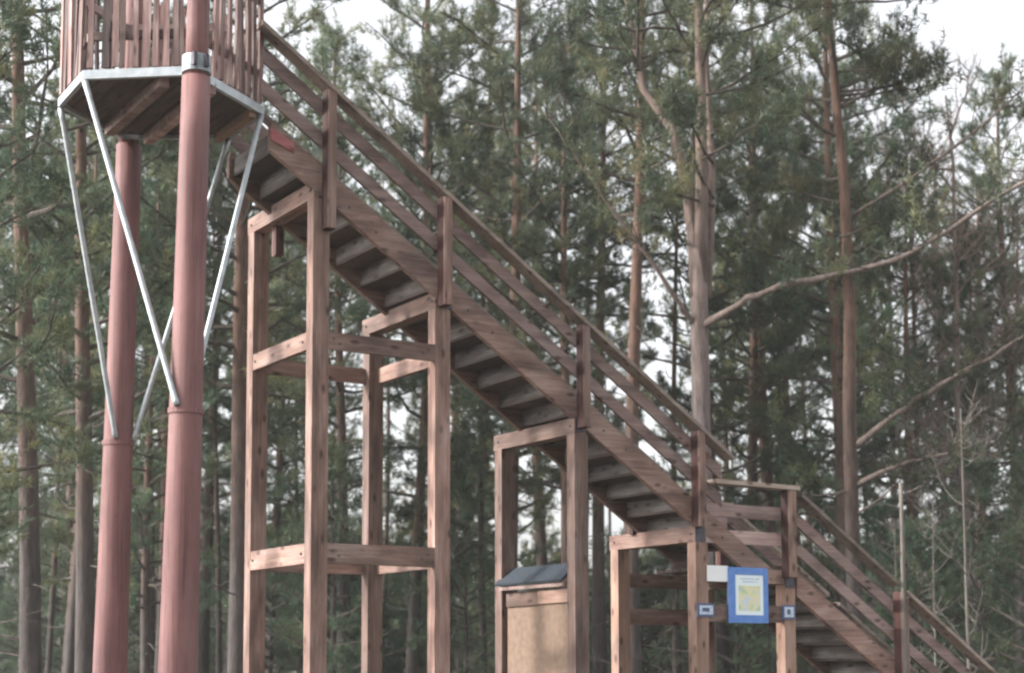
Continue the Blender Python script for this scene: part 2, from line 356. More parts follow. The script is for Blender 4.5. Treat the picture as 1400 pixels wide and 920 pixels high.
bolt_me = None
def bolt(u, v, z, nrm):
    global bolt_me
    if bolt_me is None:
        b = MB(); b.tube([(0, -.012, 0), (0, .004, 0)], .011, 6); bolt_me = b.mesh('bolt', M['dark_metal'])
    link('bolt', bolt_me, st, (u, v, z+E_), (0, rng.uniform(0, 1), 0 if nrm == 'v' else -math.pi/2))
for k, u in enumerate(UP):
    zr = zb1(u+.08)
    for du in (.35, .62): bolt(u+du, .0, zb1(u+du)+.1+.05*rng.random(), 'v')
    bolt(u, .07, ZB[k]+.08, 'u'); bolt(u, VF+.07, ZB[k]+.08, 'u')
for z in (2.856, .973):
    for du in (.05, .11): bolt(UP[1]-du-.02, .004, z+.02-.04*(du > .1), 'v'); bolt(PW+du, .004, z+.02-.04*(du > .1), 'v')
    bolt(.003, PD+.07, z, 'u'); bolt(.003, VF-.06, z, 'u')
# ---------------------------------------------------------------- platform tower
pt = thing('platform_tower', 'hexagonal lookout platform fenced with rough pickets on two red poles', 'platform', (OX, OY, 0), TH)
HX = [(-2.06, .78), (-2.08, .02), (-1.34, -.56), (-.47, .03), (-.47, .80), (-1.31, 1.33)]
ZP = 4.8+E_
def local(P):  # world -> stair frame
    d = Vector(P)-Vector((OX, OY, 0)); return Vector((d.x*math.cos(TH)+d.y*math.sin(TH), -d.x*math.sin(TH)+d.y*math.cos(TH), P[2]))
def lerp(a, b, t): return a+(b-a)*t
PF = (local((-2.542, 12.46, 4.75+E_)), local((-2.615, 12.46, -.062+E_)))
PR_ = (local((-3.519, 14.26, 4.75+E_)), local((-3.599, 14.26, -.07+E_)))
def axis(pp, z): t = (z-pp[0].z)/(pp[1].z-pp[0].z); return pp[0]+(pp[1]-pp[0])*t
def pole_r(z): return float(np.interp(z-E_, [-1.7, -.06, 2, 4.75], [.162, .152, .130, .114]))
for pp, ztop in ((PF, 4.72), (PR_, 4.76)):
    zs = np.linspace(-.1, ztop+E_, 14)
    p = tube('pole', [axis(pp, z) for z in zs], [pole_r(z) for z in zs], 'red_pole', pt, 28)
    zc = 2.0+E_; r = pole_r(zc)
    o = tube('clamp_ring', [axis(pp, zc-.022)-axis(pp, zc), Vector((0, 0, .022))], r+.012, 'red_pole', p, 28, False); o.location = axis(pp, zc)
    tz = np.linspace(ztop+E_, 6.3+E_, 5)
    tube('upper_pole', [axis(pp, z) for z in tz], [.094, .092, .09, .088, .086], 'red_pole', pt, 24)
    if pp is not PF: continue
    r = .118; zc = 4.83+E_; a = axis(pp, zc)
    o = tube('clamp_ring', [Vector((0, 0, -.075)), Vector((0, 0, .06))], r, 'zinc_dull', pt, 24, False); o.location = a
    for s in (-1, 1):
        b = box('clamp_bolt', a+Vector((s*.05-.03, -.145 if pp is PF else .1, -.05)), a+Vector((s*.05+.0, -.1 if pp is PF else .145, .05)), 'dark_metal', pt)
def edge_board(nm, p, q, z0, z1, t, mat, off=0):
    p, q = Vector(p), Vector(q); d = (q-p); L = d.length; d /= L; nrm = Vector((d.y, -d.x)); c = sum((Vector(h) for h in HX), Vector((0, 0)))/6
    if (p+q).dot(nrm)/2 - c.dot(nrm) < 0: nrm = -nrm
    m = (p+q)/2 + nrm*(off+t/2)
    o = box(nm, (-L/2, -t/2, -(z1-z0)/2), (L/2, t/2, (z1-z0)/2), mat, pt, .0)
    o.location = (m.x, m.y, (z0+z1)/2); o.rotation_euler = (0, 0, math.atan2(d.y, d.x)); return o, nrm
for k in range(6):
    edge_board('frame_channel', HX[k], HX[(k+1) % 6], ZP-.012, ZP+.062, .04, 'zinc', -.04)
# deck boards laid along v, clipped by the hexagon
us = np.arange(-2.07, -.48, .145)
def vr(u):
    lo, hi = [], []
    for k in range(6):
        a, b = HX[k], HX[(k+1) % 6]
        if (a[0]-u)*(b[0]-u) < 0: lo.append(a[1]+(b[1]-a[1])*(u-a[0])/(b[0]-a[0]))
    return (min(lo), max(lo)) if len(lo) >= 2 else None
for u in us:
    a, b = vr(u+.008), vr(min(u+.135, -.49))
    if a and b:
        P = [(u+.006, a[0]+.05), (min(u+.139, -.5), b[0]+.05), (min(u+.139, -.5), b[1]-.05), (u+.006, a[1]-.05)]
        z0, z1 = ZP+.018, ZP+.055
        me = bpy.data.meshes.new('deck_board')
        me.from_pydata([(x, y, z0) for x, y in P]+[(x, y, z1) for x, y in P], [], [list(f) for f in BOXF]); me.update(); me.materials.append(M['tread'])
        link('deck_board', me, pt)
for du in (-.24, .14):
    box('deck_joist', (-1.31+du, -.50+abs(du)*.75, ZP-.075), (-1.31+du+.085, 1.25-abs(du)*.7, ZP+.017), 'rail_u', pt)
# edge under the stair side
box('deck_joist', (-.62, .0, ZP-.06), (-.56, .82, ZP+.017), 'orange_v', pt)
# struts
ZC = 2.0+E_
def strut(P, pole, side):
    a = Vector((P[0], P[1], ZP-.02)); c = axis(pole, ZC); d = ((Vector((a.x, a.y))-Vector((c.x, c.y))).normalized()*.6+Vector((-.25 if side < 0 else 0, 1.0*side))).normalized()*(pole_r(ZC)+.012)
    b = Vector((c.x+d.x, c.y+d.y, ZC+.03))
    ax = (b-a); L = ax.length; pts = [a+ax*t for t in (0, .03, .05, .97, .985, 1)]
    o = tube('strut', pts, [.027, .027, .0235, .0235, .026, .026], 'zinc', pt, 12)
c0 = Vector((-1.29, .4))
def inn(p, t=.03): return (p[0]+(c0.x-p[0])*t, p[1]+(c0.y-p[1])*t)
strut(inn(HX[0]), PR_, -1); strut(inn(HX[1]), PF, -1); strut(inn(HX[3]), PF, .6); strut(inn(HX[4]), PR_, 0)
# inner rails of the fence and pickets, rough slabs of uneven width leaning a little
for k in range(6):
    if k == 3: continue
    p, q = HX[k], HX[(k+1) % 6]
    for zr in (.33, .98):
        edge_board('fence_rail', lerp(Vector(p), Vector(q), .03), lerp(Vector(p), Vector(q), .97), ZP+zr, ZP+zr+.07, .03, 'rail_u', -.075)
    d = Vector(q)-Vector(p); L = d.length; d /= L
    s = .03
    while s < L-.05:
        wd = random.uniform(.038, .075)
        if not ((k == 1 and s > L-.11) or (k == 2 and s < .17) or (k == 4 and s > L-.1) or (k == 5 and s < .1)):
            t = random.uniform(.018, .03); h = random.uniform(1.05, 1.22); c = Vector(p)+d*(s+wd/2)
            n2 = Vector((d.y, -d.x))
            if (c-c0).dot(n2) < 0: n2 = -n2
            c = c - n2*(.028-t/2)
            nz = 5; V = []
            bend = random.uniform(-.012, .012)
            for j in range(nz):
                zz = h*j/(nz-1); ww = wd/2*random.uniform(.82, 1.1); ox = bend*math.sin(zz*2.4)+random.uniform(-.004, .004)
                V += [(ox-ww, -t/2, zz), (ox+ww, -t/2, zz), (ox+ww*.8, t/2, zz), (ox-ww*.8, t/2, zz)]
            F = [[0, 3, 2, 1], [4*nz-4, 4*nz-3, 4*nz-2, 4*nz-1]]+[[4*j+i, 4*j+(i+1) % 4, 4*j+4+(i+1) % 4, 4*j+4+i] for j in range(nz-1) for i in range(4)]
            me = bpy.data.meshes.new('picket'); me.from_pydata(V, [], F); me.update(); me.materials.append(M['picket'])
            ang = math.atan2(d.y, d.x)
            if n2.dot(Vector((d.y, -d.x))) < 0: ang += math.pi
            o = link('picket', me, pt, (c.x, c.y, ZP+.072+random.uniform(-.008, .02)), (random.gauss(0, .008), random.gauss(0, .02), ang))
        s += wd+random.choice((.01, .02, .035, .05, .07))

# ---------------------------------------------------------------- cupboard with felt roof between the third pair of posts
cb = thing('cupboard', 'chipboard cupboard with sloping dark felt roof between the stair posts', 'cupboard', (OX, OY, 0), TH)
bc = lambda nm, a, b, m: box(nm, (a[0], a[1], a[2]+E_), (b[0], b[1], b[2]+E_), m, cb)
uE = UP[2]
bc('front_panel', (uE+.05, PD+.02, GR+.1), (uE+.068, VF-.03, .60), 'osb')
bc('top_batten', (uE+.025, PD+.01, .602), (uE+.07, .70, .735), 'orange_v'); bc('top_batten', (uE+.027, .702, .59), (uE+.07, VF-.04, .725), 'orange_v')
bc('side_panel', (uE+.069, PD+.025, GR+.1), (uE+.12, PD+.043, .70), 'osb'); bc('side_panel', (uE+.069, VF-.06, GR+.1), (uE+.12, VF-.042, .70), 'osb')
bc('back_panel', (uE+.121, PD+.02, GR+.1), (uE+.137, VF-.03, .74), 'osb')
prism('felt_roof', [(uE-.05, .80+E_), (uE+.13, .965+E_), (uE+.13, .992+E_), (uE-.06, .822+E_)], .15, VF+.06, 'felt', cb)
prism('felt_roof', [(uE+.1305, .965+E_), (uE+.2, .88+E_), (uE+.21, .9+E_), (uE+.1305, .992+E_)], .15, VF+.06, 'felt', cb)
bc('roof_batten', (uE-.03, .17, .757), (uE+.02, VF, .797), 'rail_u')

# ---------------------------------------------------------------- signs on the landing
sg = thing('notice_board', 'blue framed notice with pale map-like poster under the landing', 'sign', (OX, OY, 0), TH)
bs = lambda nm, a, b, m, p=None: box(nm, (a[0], a[1], a[2]+E_), (b[0], b[1], b[2]+E_), m, p or sg, 0)
bs('backing_board', (4.67, -.022, .425), (5.19, .001, .985), 'navy')
for a, b in (((4.665, -.034, .42), (4.755, -.0225, .99)), ((5.135, -.034, .42), (5.195, -.0225, .99)), ((4.756, -.034, .42), (5.134, -.0225, .5)), ((4.756, -.034, .915), (5.134, -.0225, .99))):
    bs('frame', a, b, 'blue')
m, n, b = newmat('poster_print'); L = n.links.new
tc = N(n, 'ShaderNodeTexCoord')
t = N(n, 'ShaderNodeTexNoise', Scale=9.0, Detail=3.0); L(tc.outputs['Object'], t.inputs['Vector'])
rp = ramp(n, t.outputs[0], [(.36, (.42, .58, .5)), (.46, (.72, .74, .42)), (.53, (.8, .72, .5)), (.62, (.6, .7, .78))])
sx = N(n, 'ShaderNodeSeparateXYZ'); L(tc.outputs['Object'], sx.inputs[0])
# printed panel: map in the middle, pale margins, faint heading lines
ax = N(n, 'ShaderNodeMath', operation='ABSOLUTE'); L(sx.outputs[0], ax.inputs[0])
az = N(n, 'ShaderNodeMath', operation='ABSOLUTE'); sh = N(n, 'ShaderNodeMath', operation='ADD'); L(sx.outputs[2], sh.inputs[0]); sh.inputs[1].default_value = .035; L(sh.outputs[0], az.inputs[0])
lx = N(n, 'ShaderNodeMath', operation='LESS_THAN'); L(ax.outputs[0], lx.inputs[0]); lx.inputs[1].default_value = .145
lz = N(n, 'ShaderNodeMath', operation='LESS_THAN'); L(az.outputs[0], lz.inputs[0]); lz.inputs[1].default_value = .13
an = N(n, 'ShaderNodeMath', operation='MULTIPLY'); L(lx.outputs[0], an.inputs[0]); L(lz.outputs[0], an.inputs[1])
mx = N(n, 'ShaderNodeMix', data_type='RGBA'); L(an.outputs[0], mx.inputs[0]); mx.inputs[6].default_value = (.8, .9, .93, 1); L(rp.outputs[0], mx.inputs[7])
L(mx.outputs[2], b.inputs['Base Color']); b.inputs['Roughness'].default_value = .3; M['poster'] = m
po = bs('poster', (4.757, -.0285, .501), (5.133, -.0226, .914), 'poster')
for k, (x0, x1) in enumerate(((4.82, 5.08), (4.85, 5.05))):
    bs('heading_line', (x0, -.0305, .868-.03*k), (x1, -.0286, .880-.03*k), 'plate', sg)
o = thing('white_sign', 'small plain white sign on landing beam left of the blue notice', 'sign', (OX, OY, 0), TH)
box('sign_face', (4.40, -.02, .838+E_), (4.672, -.008, 1.0+E_), 'white', o, 0); box('sign_backing', (4.41, -.0078, .845+E_), (4.662, .005, .992+E_), 'dark_metal', o, 0)
for lab, u0, u1, z0, z1 in (('small blue and white plate on the post left of the notice', 4.272, 4.492, .478, .612), ('small blue and white plate on the post right of the notice', 5.41, 5.585, .465, .615)):
    o = thing('post_plate', lab, 'plate', (OX, OY, 0), TH, 'plates on the landing posts')
    box('plate_back', (u0, -.012, z0+E_), (u1, .001, z1+E_), 'navy', o, 0)
    box('plate_face', (u0+.025, -.016, z0+.022+E_), (u1-.022, -.0125, z1-.02+E_), 'plate', o, 0)
    box('plate_mark', (u0+.06, -.019, z0+.05+E_), (u1-.07, -.0165, z1-.045+E_), 'navy', o, 0)

# slim pale pole against the lower rail
o = thing('slim_pole', 'slim pale bare pole standing against the lower stair railing', 'pole', tuple(uvw(7.045, -.15, -EYE)), 0)
zz = np.linspace(-.1, 3.58, 9)
tube('shaft', [(rng.normal(0, .004), rng.normal(0, .004), z) for z in zz], np.linspace(.029, .021, 9), 'pale', o, 8)
b = MB()
for z, dx, dz in ((2.82, -.11, .0), (3.3, -.2, .06), (3.45, .22, .1), (2.3, .08, .03), (3.1, -.13, .02)):
    b.tube([(0, 0, z), (dx*.6, -.02, z+dz*.5), (dx, -.03, z+dz)], [.009, .006, .003], 4)
link('side_twigs', b.mesh('side_twigs', M['pale']), o)

# ---------------------------------------------------------------- trees
class Foliage:
    def __init__(s): s.c = []; s.d = []; s.L = []
    def add(s, c, d, L): s.c.append(c); s.d.append(d); s.L.append(L)
    def mesh(s, name, mat, blades, width, r, keep=1.0):
        c = np.array(s.c); d = np.array(s.d); L = np.array(s.L)
        if keep < 1: k = r.random(len(c)) < keep; c, d, L = c[k], d[k], L[k]
        n = len(c); c = np.repeat(c, blades, 0); d = np.repeat(d, blades, 0); L = np.repeat(L, blades)
        m = len(c)
        q = r.normal(0, 1, (m, 3)); q /= np.linalg.norm(q, axis=1)[:, None]
        dd = d*.75+q; dd /= np.linalg.norm(dd, axis=1)[:, None]
        s_ = np.cross(dd, r.normal(0, 1, (m, 3))); s_ /= np.linalg.norm(s_, axis=1)[:, None]+1e-6
        l = L*r.uniform(.6, 1.15, m); base = c+d*(r.uniform(-.5, .5, m)*L)[:, None]
        wv = s_*(width*r.uniform(.6, 1.3, m))[:, None]
        V = np.stack([base-wv*.5, base+wv*.5, base+dd*l[:, None]+wv*.15], 1).reshape(-1, 3)
        return V, np.arange(3*m).reshape(-1, 3)
def limb_path(o, az, el, L, droop, n, r):
    p = [np.array(o, float)]; e = el; a = az
    for k in range(n):
        st_ = L/n
        p.append(p[-1]+st_*np.array([math.cos(a)*math.cos(e), math.sin(a)*math.cos(e), math.sin(e)]))
        e += droop/n + r.normal(0, .12); a += r.normal(0, .14)
    return np.array(p)
def pine_parts(seed, H, cb_, cr, r0, tufts=1.0, tl=.16, snags=12, lean=.02, limbs=54, dense=.9):
    r = np.random.default_rng(seed)
    nz = 12; zs = np.linspace(-.2, H, nz); ph = r.uniform(0, 6)
    cx = lean*zs + .10*np.sin(zs*.35+ph); cy = .12*np.sin(zs*.28+ph*2)
    cx -= cx[0]; cy -= cy[0]
    tr = MB(); rad = r0*(1-.85*(np.clip(zs, 0, H)/H)**1.2); rad[0] *= 1.25
    tr.tube(np.stack([cx, cy, zs], 1), rad, 10)
    at = lambda z: np.array([np.interp(z, zs, cx), np.interp(z, zs, cy), z])
    lb = MB(); fo = Foliage()
    for k in range(limbs):
        f = (k+r.uniform(0, 1))/limbs; z = cb_+(H-cb_)*f**1.05
        prof = (math.sin(math.pi*min(1, .22+.8*f)))**.7
        L = cr*max(.18, prof)*r.uniform(.6, 1.2)
        az = k*2.4+r.normal(0, .5); el = r.uniform(-.15, .4)+.5*f
        P = limb_path(at(z), az, el, L, r.uniform(-.1, .5), 5, r)
        lb.tube(P, np.linspace(.035*(1-.6*f)+.01, .006, 6), 5, False)
        nt_ = int(5+L*3)
        for j in range(nt_):
            t = r.uniform(.25, 1); i_ = min(4, int(t*5)); o_ = P[i_]+(P[i_+1]-P[i_])*(t*5-i_)
            dl = r.uniform(.25, .75)*(1.15-t*.5)*min(1.3, cr/2)
            Q = limb_path(o_, az+r.choice((-1, 1))*r.uniform(.3, 1.3), el+r.normal(0, .35), dl, .5, 3, r)
            lb.tube(Q, [.009, .007, .005, .003], 3, False)
            for m_ in range(int(round((2+dl*9)*tufts*dense))):
                tt = r.uniform(.2, 1.08); ii = min(2, int(tt*3)); c = Q[ii]+(Q[ii+1]-Q[ii])*(tt*3-ii)
                d = Q[ii+1]-Q[ii]; d = d/(np.linalg.norm(d)+1e-6)+np.array([0, 0, .35]); d /= np.linalg.norm(d)
                fo.add(c+r.normal(0, .05, 3), d, tl*r.uniform(.75, 1.25))
    for k in range(snags):
        z = r.uniform(1.2, cb_+1.5); az = r.uniform(0, 6.28)
        P = limb_path(at(z), az, r.uniform(-.3, .3), r.uniform(.4, 1.7), r.uniform(-.5, .3), 4, r)
        lb.tube(P, [.016, .012, .009, .006, .003], 4, False)
        if r.random() < .6:
            Q = limb_path(P[2], az+r.choice((-1, 1))*.7, 0, .5, -.2, 3, r); lb.tube(Q, [.008, .006, .004, .002], 3, False)
    return tr, lb, fo, r, at
VAR = []
specs = [(11, 15.0, 4.6, 2.3, .15, 9), (12, 17.0, 6.0, 2.6, .17, 14), (13, 14.0, 3.6, 2.1, .13, 10), (14, 18.0, 7.2, 2.7, .18, 16), (15, 16.0, 5.2, 2.2, .15, 14)]
for sd_, H, cb_, cr, r0, sn in specs:
    tr, lb, fo, r, at = pine_parts(sd_, H, cb_, cr, r0, snags=sn)
    V, T = fo.mesh('crown', None, 13, .018, r)
    VAR.append(dict(H=H, trunk=tr.mesh('trunk', M['bark'], True), limbs=lb.mesh('limbs', M['twig']), crown=mesh_np('crown', V, T, M['needle'])))
yl = VAR[0]['crown'].copy(); yl.materials.clear(); yl.materials.append(M['needle_sun']); VAR.append(dict(VAR[0], crown=yl))  # same crown again, with sunlight painted into its needle colour
for sd_, H, cb_, cr, r0, sn, nl in ((16, 17.0, 9.3, 2.3, .155, 18, 44), (17, 15.0, 9.5, 1.1, .075, 12, 26)):
    tr, lb, fo, r, at = pine_parts(sd_, H, cb_, cr, r0, snags=sn, limbs=nl, lean=.006)
    V, T = fo.mesh('crown', None, 13, .018, r)
    VAR.append(dict(H=H, trunk=tr.mesh('trunk', M['bark'], True), limbs=lb.mesh('limbs', M['twig']), crown=mesh_np('crown', V, T, M['needle'])))
def part(nm, me, t):
    o = link(nm, me, t)
    if nm != 'trunk': o['kind'] = 'stuff'      # limbs, twigs and needles too many to pick apart
    return o
def put_pine(var, px, Y, s, rz, label, group=None, name='pine_tree', mats=None):
    """px: picture column (1400 wide) the trunk foot stands on, Y: metres ahead"""
    v = VAR[var]; x = (px-700)/2171*Y
    t = thing(name, label, 'pine tree', (x, Y, -.1), rz, group); t.scale = (s, s, s)
    for k in ('trunk', 'limbs', 'crown'): part(k, v[k], t)
    return t
# young conifers (foliage to the ground)
YV = []
for sd_, H, cr in ((31, 5.0, 1.25), (32, 4.2, 1.4), (33, 6.5, 1.6)):
    tr, lb, fo, r, at = pine_parts(sd_, H, .35, cr, .06, tl=.13, snags=0, limbs=46, dense=.9)
    V, T = fo.mesh('crown', None, 11, .018, r)
    YV.append(dict(trunk=tr.mesh('trunk', M['bark'], True), limbs=lb.mesh('limbs', M['twig']), crown=mesh_np('crown', V, T, M['needle_teal'])))
# bare saplings and bare broadleaf trees
def bare(seed, H, r0, mat, nbr, spread, depth=2, twl=1.0):
    r = np.random.default_rng(seed); b = MB(); t = MB()
    P = limb_path((0, 0, -.2), r.uniform(0, 6), math.pi/2-.04, H, 0, 9, r); P[:, :2] *= .45
    t.tube(P, np.linspace(r0, r0*.2, 10), 7)
    def grow(P, L, rad, lv, n):
        for k in range(n):
            f = r.uniform(.3, .98); q = f*(len(P)-1); i_ = min(len(P)-2, int(q)); o_ = P[i_]+(P[i_+1]-P[i_])*(q-i_)
            az = r.uniform(0, 6.28); l = L*r.uniform(.5, 1.2)*(1.2-f*.6)
            Q = limb_path(o_, az, r.uniform(.25, 1.1), l, .35, 5, r)
            b.tube(Q, np.linspace(rad*(1.2-f*.6), rad*.25, 6), 4 if lv else 3, False)
            if lv: grow(Q, L*.42*twl, rad*.45, lv-1, max(3, n//2))
    grow(P, spread, r0*.38, depth, nbr)
    return dict(trunk=t.mesh('trunk', M[mat], True), limbs=b.mesh('limbs', M[mat]))
BV = [bare(41, 13, .10, 'bark_grey', 22, 2.6), bare(42, 12, .08, 'bark_grey', 20, 2.2), bare(43, 3.4, .022, 'pale', 12, .7, 1), bare(44, 4.2, .026, 'pale', 14, .8, 1), bare(45, 2.6, .018, 'twig', 16, .8, 1)]

def px2x(px, Y): return (px-700)/2171*Y
rr = random.Random(3)
def bough(P, rad, t):
    # smooth the hand-laid path and roughen it a little
    P = np.asarray(P, float); n = len(P); q = np.linspace(0, n-1, (n-1)*4+1); r = np.random.default_rng(int(abs(P[-1, 2])*1000))
    S = np.stack([np.interp(q, np.arange(n), P[:, k]) for k in range(3)], 1)
    for _ in range(3): S[1:-1] = (S[:-2]+2*S[1:-1]+S[2:])/4
    S[1:-1] += r.normal(0, .009, S[1:-1].shape)
    b = MB(); b.tube(S, np.interp(q, np.arange(n), rad)*np.linspace(1, .72, len(q))*r.uniform(.82, 1.18, len(q)), 8); link('bough', b.mesh('bough', M['bough'], True), t)
# --- trees one can name
def custom_pine():
    """big forked pine right behind the stair with two long bare boughs"""
    Y = 23.0; x0 = px2x(963, Y)
    t = thing('forked_pine', 'large grey forked pine with long bare boughs rising behind the stair middle', 'pine tree', (x0, Y, -.1))
    pz = lambda y: EYE+.1+(908-y)/2171*Y
    X = lambda px: px2x(px, Y)-x0
    tr = MB()
    tr.tube([(0, 0, -.2), (.0, 0, 2), (X(962), 0, pz(650)), (X(961), 0, pz(440)), (X(962), 0, pz(330))], [.17, .15, .138, .13, .11], 12)
    tr.tube([(X(958), 0, pz(400)), (X(956), .05, pz(330)), (X(948), .15, pz(240)), (X(928), .3, pz(150)), (X(890), .4, pz(90)), (X(870), .6, pz(-40)), (X(872), .8, pz(-200))], [.10, .10, .085, .07, .055, .05, .03], 9)
    tr.tube([(X(964), 0, pz(380)), (X(966), -.05, pz(250)), (X(966), -.1, pz(120)), (X(966), .0, pz(-20)), (X(970), .1, pz(-220))], [.11, .095, .08, .07, .03], 9)
    tr.tube([(X(972), .05, pz(400)), (X(981), .2, pz(300)), (X(985), .3, pz(200)), (X(980), .4, pz(60)), (X(984), .5, pz(-100))], [.07, .06, .055, .045, .03], 8)
    link('trunk', tr.mesh('trunk', M['bark_grey'], True), t)
    lb = MB()
    b1 = np.array([(X(966), -.05, pz(442)), (X(1000), -.5, pz(428)), (X(1040), -.9, pz(410)), (X(1110), -1.3, pz(403)), (X(1180), -1.6, pz(396)), (X(1250), -1.9, pz(366)), (X(1310), -2.1, pz(322)), (X(1390), -2.4, pz(282)), (X(1460), -2.6, pz(255))])
    bough(b1, [.06, .055, .05, .047, .045, .042, .038, .03, .02], t)
    b2 = np.array([(X(955), .0, pz(440)), (X(925), -.3, pz(408)), (X(880), -.5, pz(345)), (X(830), -.7, pz(285)), (X(780), -.9, pz(222)), (X(745), -1, pz(170))])
    bough(b2, [.045, .04, .034, .028, .022, .014], t)
    r = np.random.default_rng(77)
    fo = Foliage()
    for P, n in ((b1[2:], 34), (b2[1:], 26)):
        for k in range(n):
            q = r.uniform(.3, len(P)-1.01); i_ = int(q); o_ = P[i_]+(P[i_+1]-P[i_])*(q-i_)
            Q = limb_path(o_, r.uniform(0, 6.28), r.uniform(0, .9), r.uniform(.3, 1.1), .3, 4, r); lb.tube(Q, np.linspace(.011, .003, 5), 4, False)
            for m_ in range(12 if r.random() < .5 else 0): fo.add(Q[r.integers(2, 5)]+r.normal(0, .09, 3), np.array([0, 0, 1.]), .14)
    # crown limbs
    for k in range(46):
        z = r.uniform(pz(330), pz(-250)); st_ = (X(r.choice((880, 966, 982))), r.uniform(0, .5), z)
        if z < pz(150): st_ = (X(r.choice((940, 966, 984))), .1, z)
        L = r.uniform(.8, 2.4); az = r.uniform(0, 6.28)
        P = limb_path(st_, az, r.uniform(-.1, .6), L, .3, 5, r); lb.tube(P, np.linspace(.03, .006, 6), 5, False)
        for j in range(int(4+L*3)):
            tq = r.uniform(.3, 1)*5; i_ = min(4, int(tq)); o_ = P[i_]+(P[i_+1]-P[i_])*(tq-i_)
            Q = limb_path(o_, az+r.normal(0, 1), r.uniform(-.2, .6), r.uniform(.25, .6), .4, 3, r); lb.tube(Q, [.008, .006, .004, .003], 3, False)
            for m_ in range(7): fo.add(Q[r.integers(1, 4)]+r.normal(0, .07, 3), np.array([0, 0, 1.]), .15)
    part('twigs', lb.mesh('twigs', M['twig']), t)
    V, T = fo.mesh('crown', None, 13, .018, r); part('crown', mesh_np('crown', V, T, M['needle']), t)
custom_pine()
def custom_pine2():
    Y = 25.0; x0 = px2x(1168, Y)
    t = thing('bough_pine', 'straight orange and grey pine with rising bare boughs right of the forked pine', 'pine tree', (x0, Y, -.1))
    pz = lambda y: EYE+.1+(908-y)/2171*Y
    X = lambda px: px2x(px, Y)-x0
    tr = MB()
    tr.tube([(0, 0, -.2), (0, 0, 1.5), (X(1167), 0, pz(740)), (X(1166), 0, pz(560)), (X(1170), 0, pz(420)), (X(1166), 0, pz(250)), (X(1156), 0, pz(100)), (X(1148), 0, pz(-40)), (X(1150), 0, pz(-250))], [.14, .125, .115, .105, .095, .085, .07, .055, .025], 11)
    link('trunk', tr.mesh('trunk', M['bark'], True), t)
    lb = MB(); fo = Foliage(); r = np.random.default_rng(78)
    b1 = np.array([(X(1172), 0, pz(612)), (X(1205), -.4, pz(582)), (X(1260), -.7, pz(545)), (X(1320), -1, pz(512)), (X(1380), -1.3, pz(478)), (X(1450), -1.5, pz(430))])
    bough(b1, [.06, .055, .05, .042, .032, .02], t)
    b2 = np.array([(X(1172), 0, pz(665)), (X(1210), -.5, pz(645)), (X(1255), -.8, pz(634)), (X(1300), -1, pz(630)), (X(1345), -1.1, pz(640))]); bough(b2, [.045, .042, .035, .025, .01], t)
    b3 = np.array([(X(1160), 0, pz(672)), (X(1125), -.5, pz(680)), (X(1095), -.7, pz(686))]); bough(b3, [.02, .014, .006], t)
    b4 = np.array([(X(1172), 0, pz(705)), (X(1190), -.5, pz(690)), (X(1215), -.8, pz(668))]); bough(b4, [.025, .02, .008], t)
    b5 = np.array([(X(1176), 0, pz(285)), (X(1230), -.4, pz(258)), (X(1290), -.7, pz(218)), (X(1345), -1, pz(180)), (X(1400), -1.2, pz(130))]); bough(b5, [.04, .036, .03, .024, .014], t)
    for P, n in ((b1, 30), (b2, 18), (b5, 20)):
        for k in range(n):
            q = r.uniform(.8, len(P)-1.01); i_ = int(q); o_ = P[i_]+(P[i_+1]-P[i_])*(q-i_)
            Q = limb_path(o_, r.uniform(0, 6.28), r.uniform(-.2, .9), r.uniform(.3, .9), .3, 4, r); lb.tube(Q, np.linspace(.011, .003, 5), 4, False)
            if r.random() < .5:
                for m_ in range(10): fo.add(Q[r.integers(2, 5)]+r.normal(0, .09, 3), np.array([0, 0, 1.]), .14)
    for k in range(40):
        z = r.uniform(pz(420), pz(-250)); L = r.uniform(.8, 2.2); az = r.uniform(0, 6.28)
        P = limb_path((X(1160), 0, z), az, r.uniform(-.2, .5), L, .3, 5, r); lb.tube(P, np.linspace(.028, .006, 6), 5, False)
        for j in range(int(4+L*3)):
            tq = r.uniform(.3, 1)*5; i_ = min(4, int(tq)); o_ = P[i_]+(P[i_+1]-P[i_])*(tq-i_)
            Q = limb_path(o_, az+r.normal(0, 1), r.uniform(-.2, .6), r.uniform(.25, .6), .4, 3, r); lb.tube(Q, [.008, .006, .004, .003], 3, False)
            for m_ in range(7): fo.add(Q[r.integers(1, 4)]+r.normal(0, .07, 3), np.array([0, 0, 1.]), .15)
    part('twigs', lb.mesh('twigs', M['twig']), t)
    V, T = fo.mesh('crown', None, 13, .018, r); part('crown', mesh_np('crown', V, T, M['needle']), t)
custom_pine2()
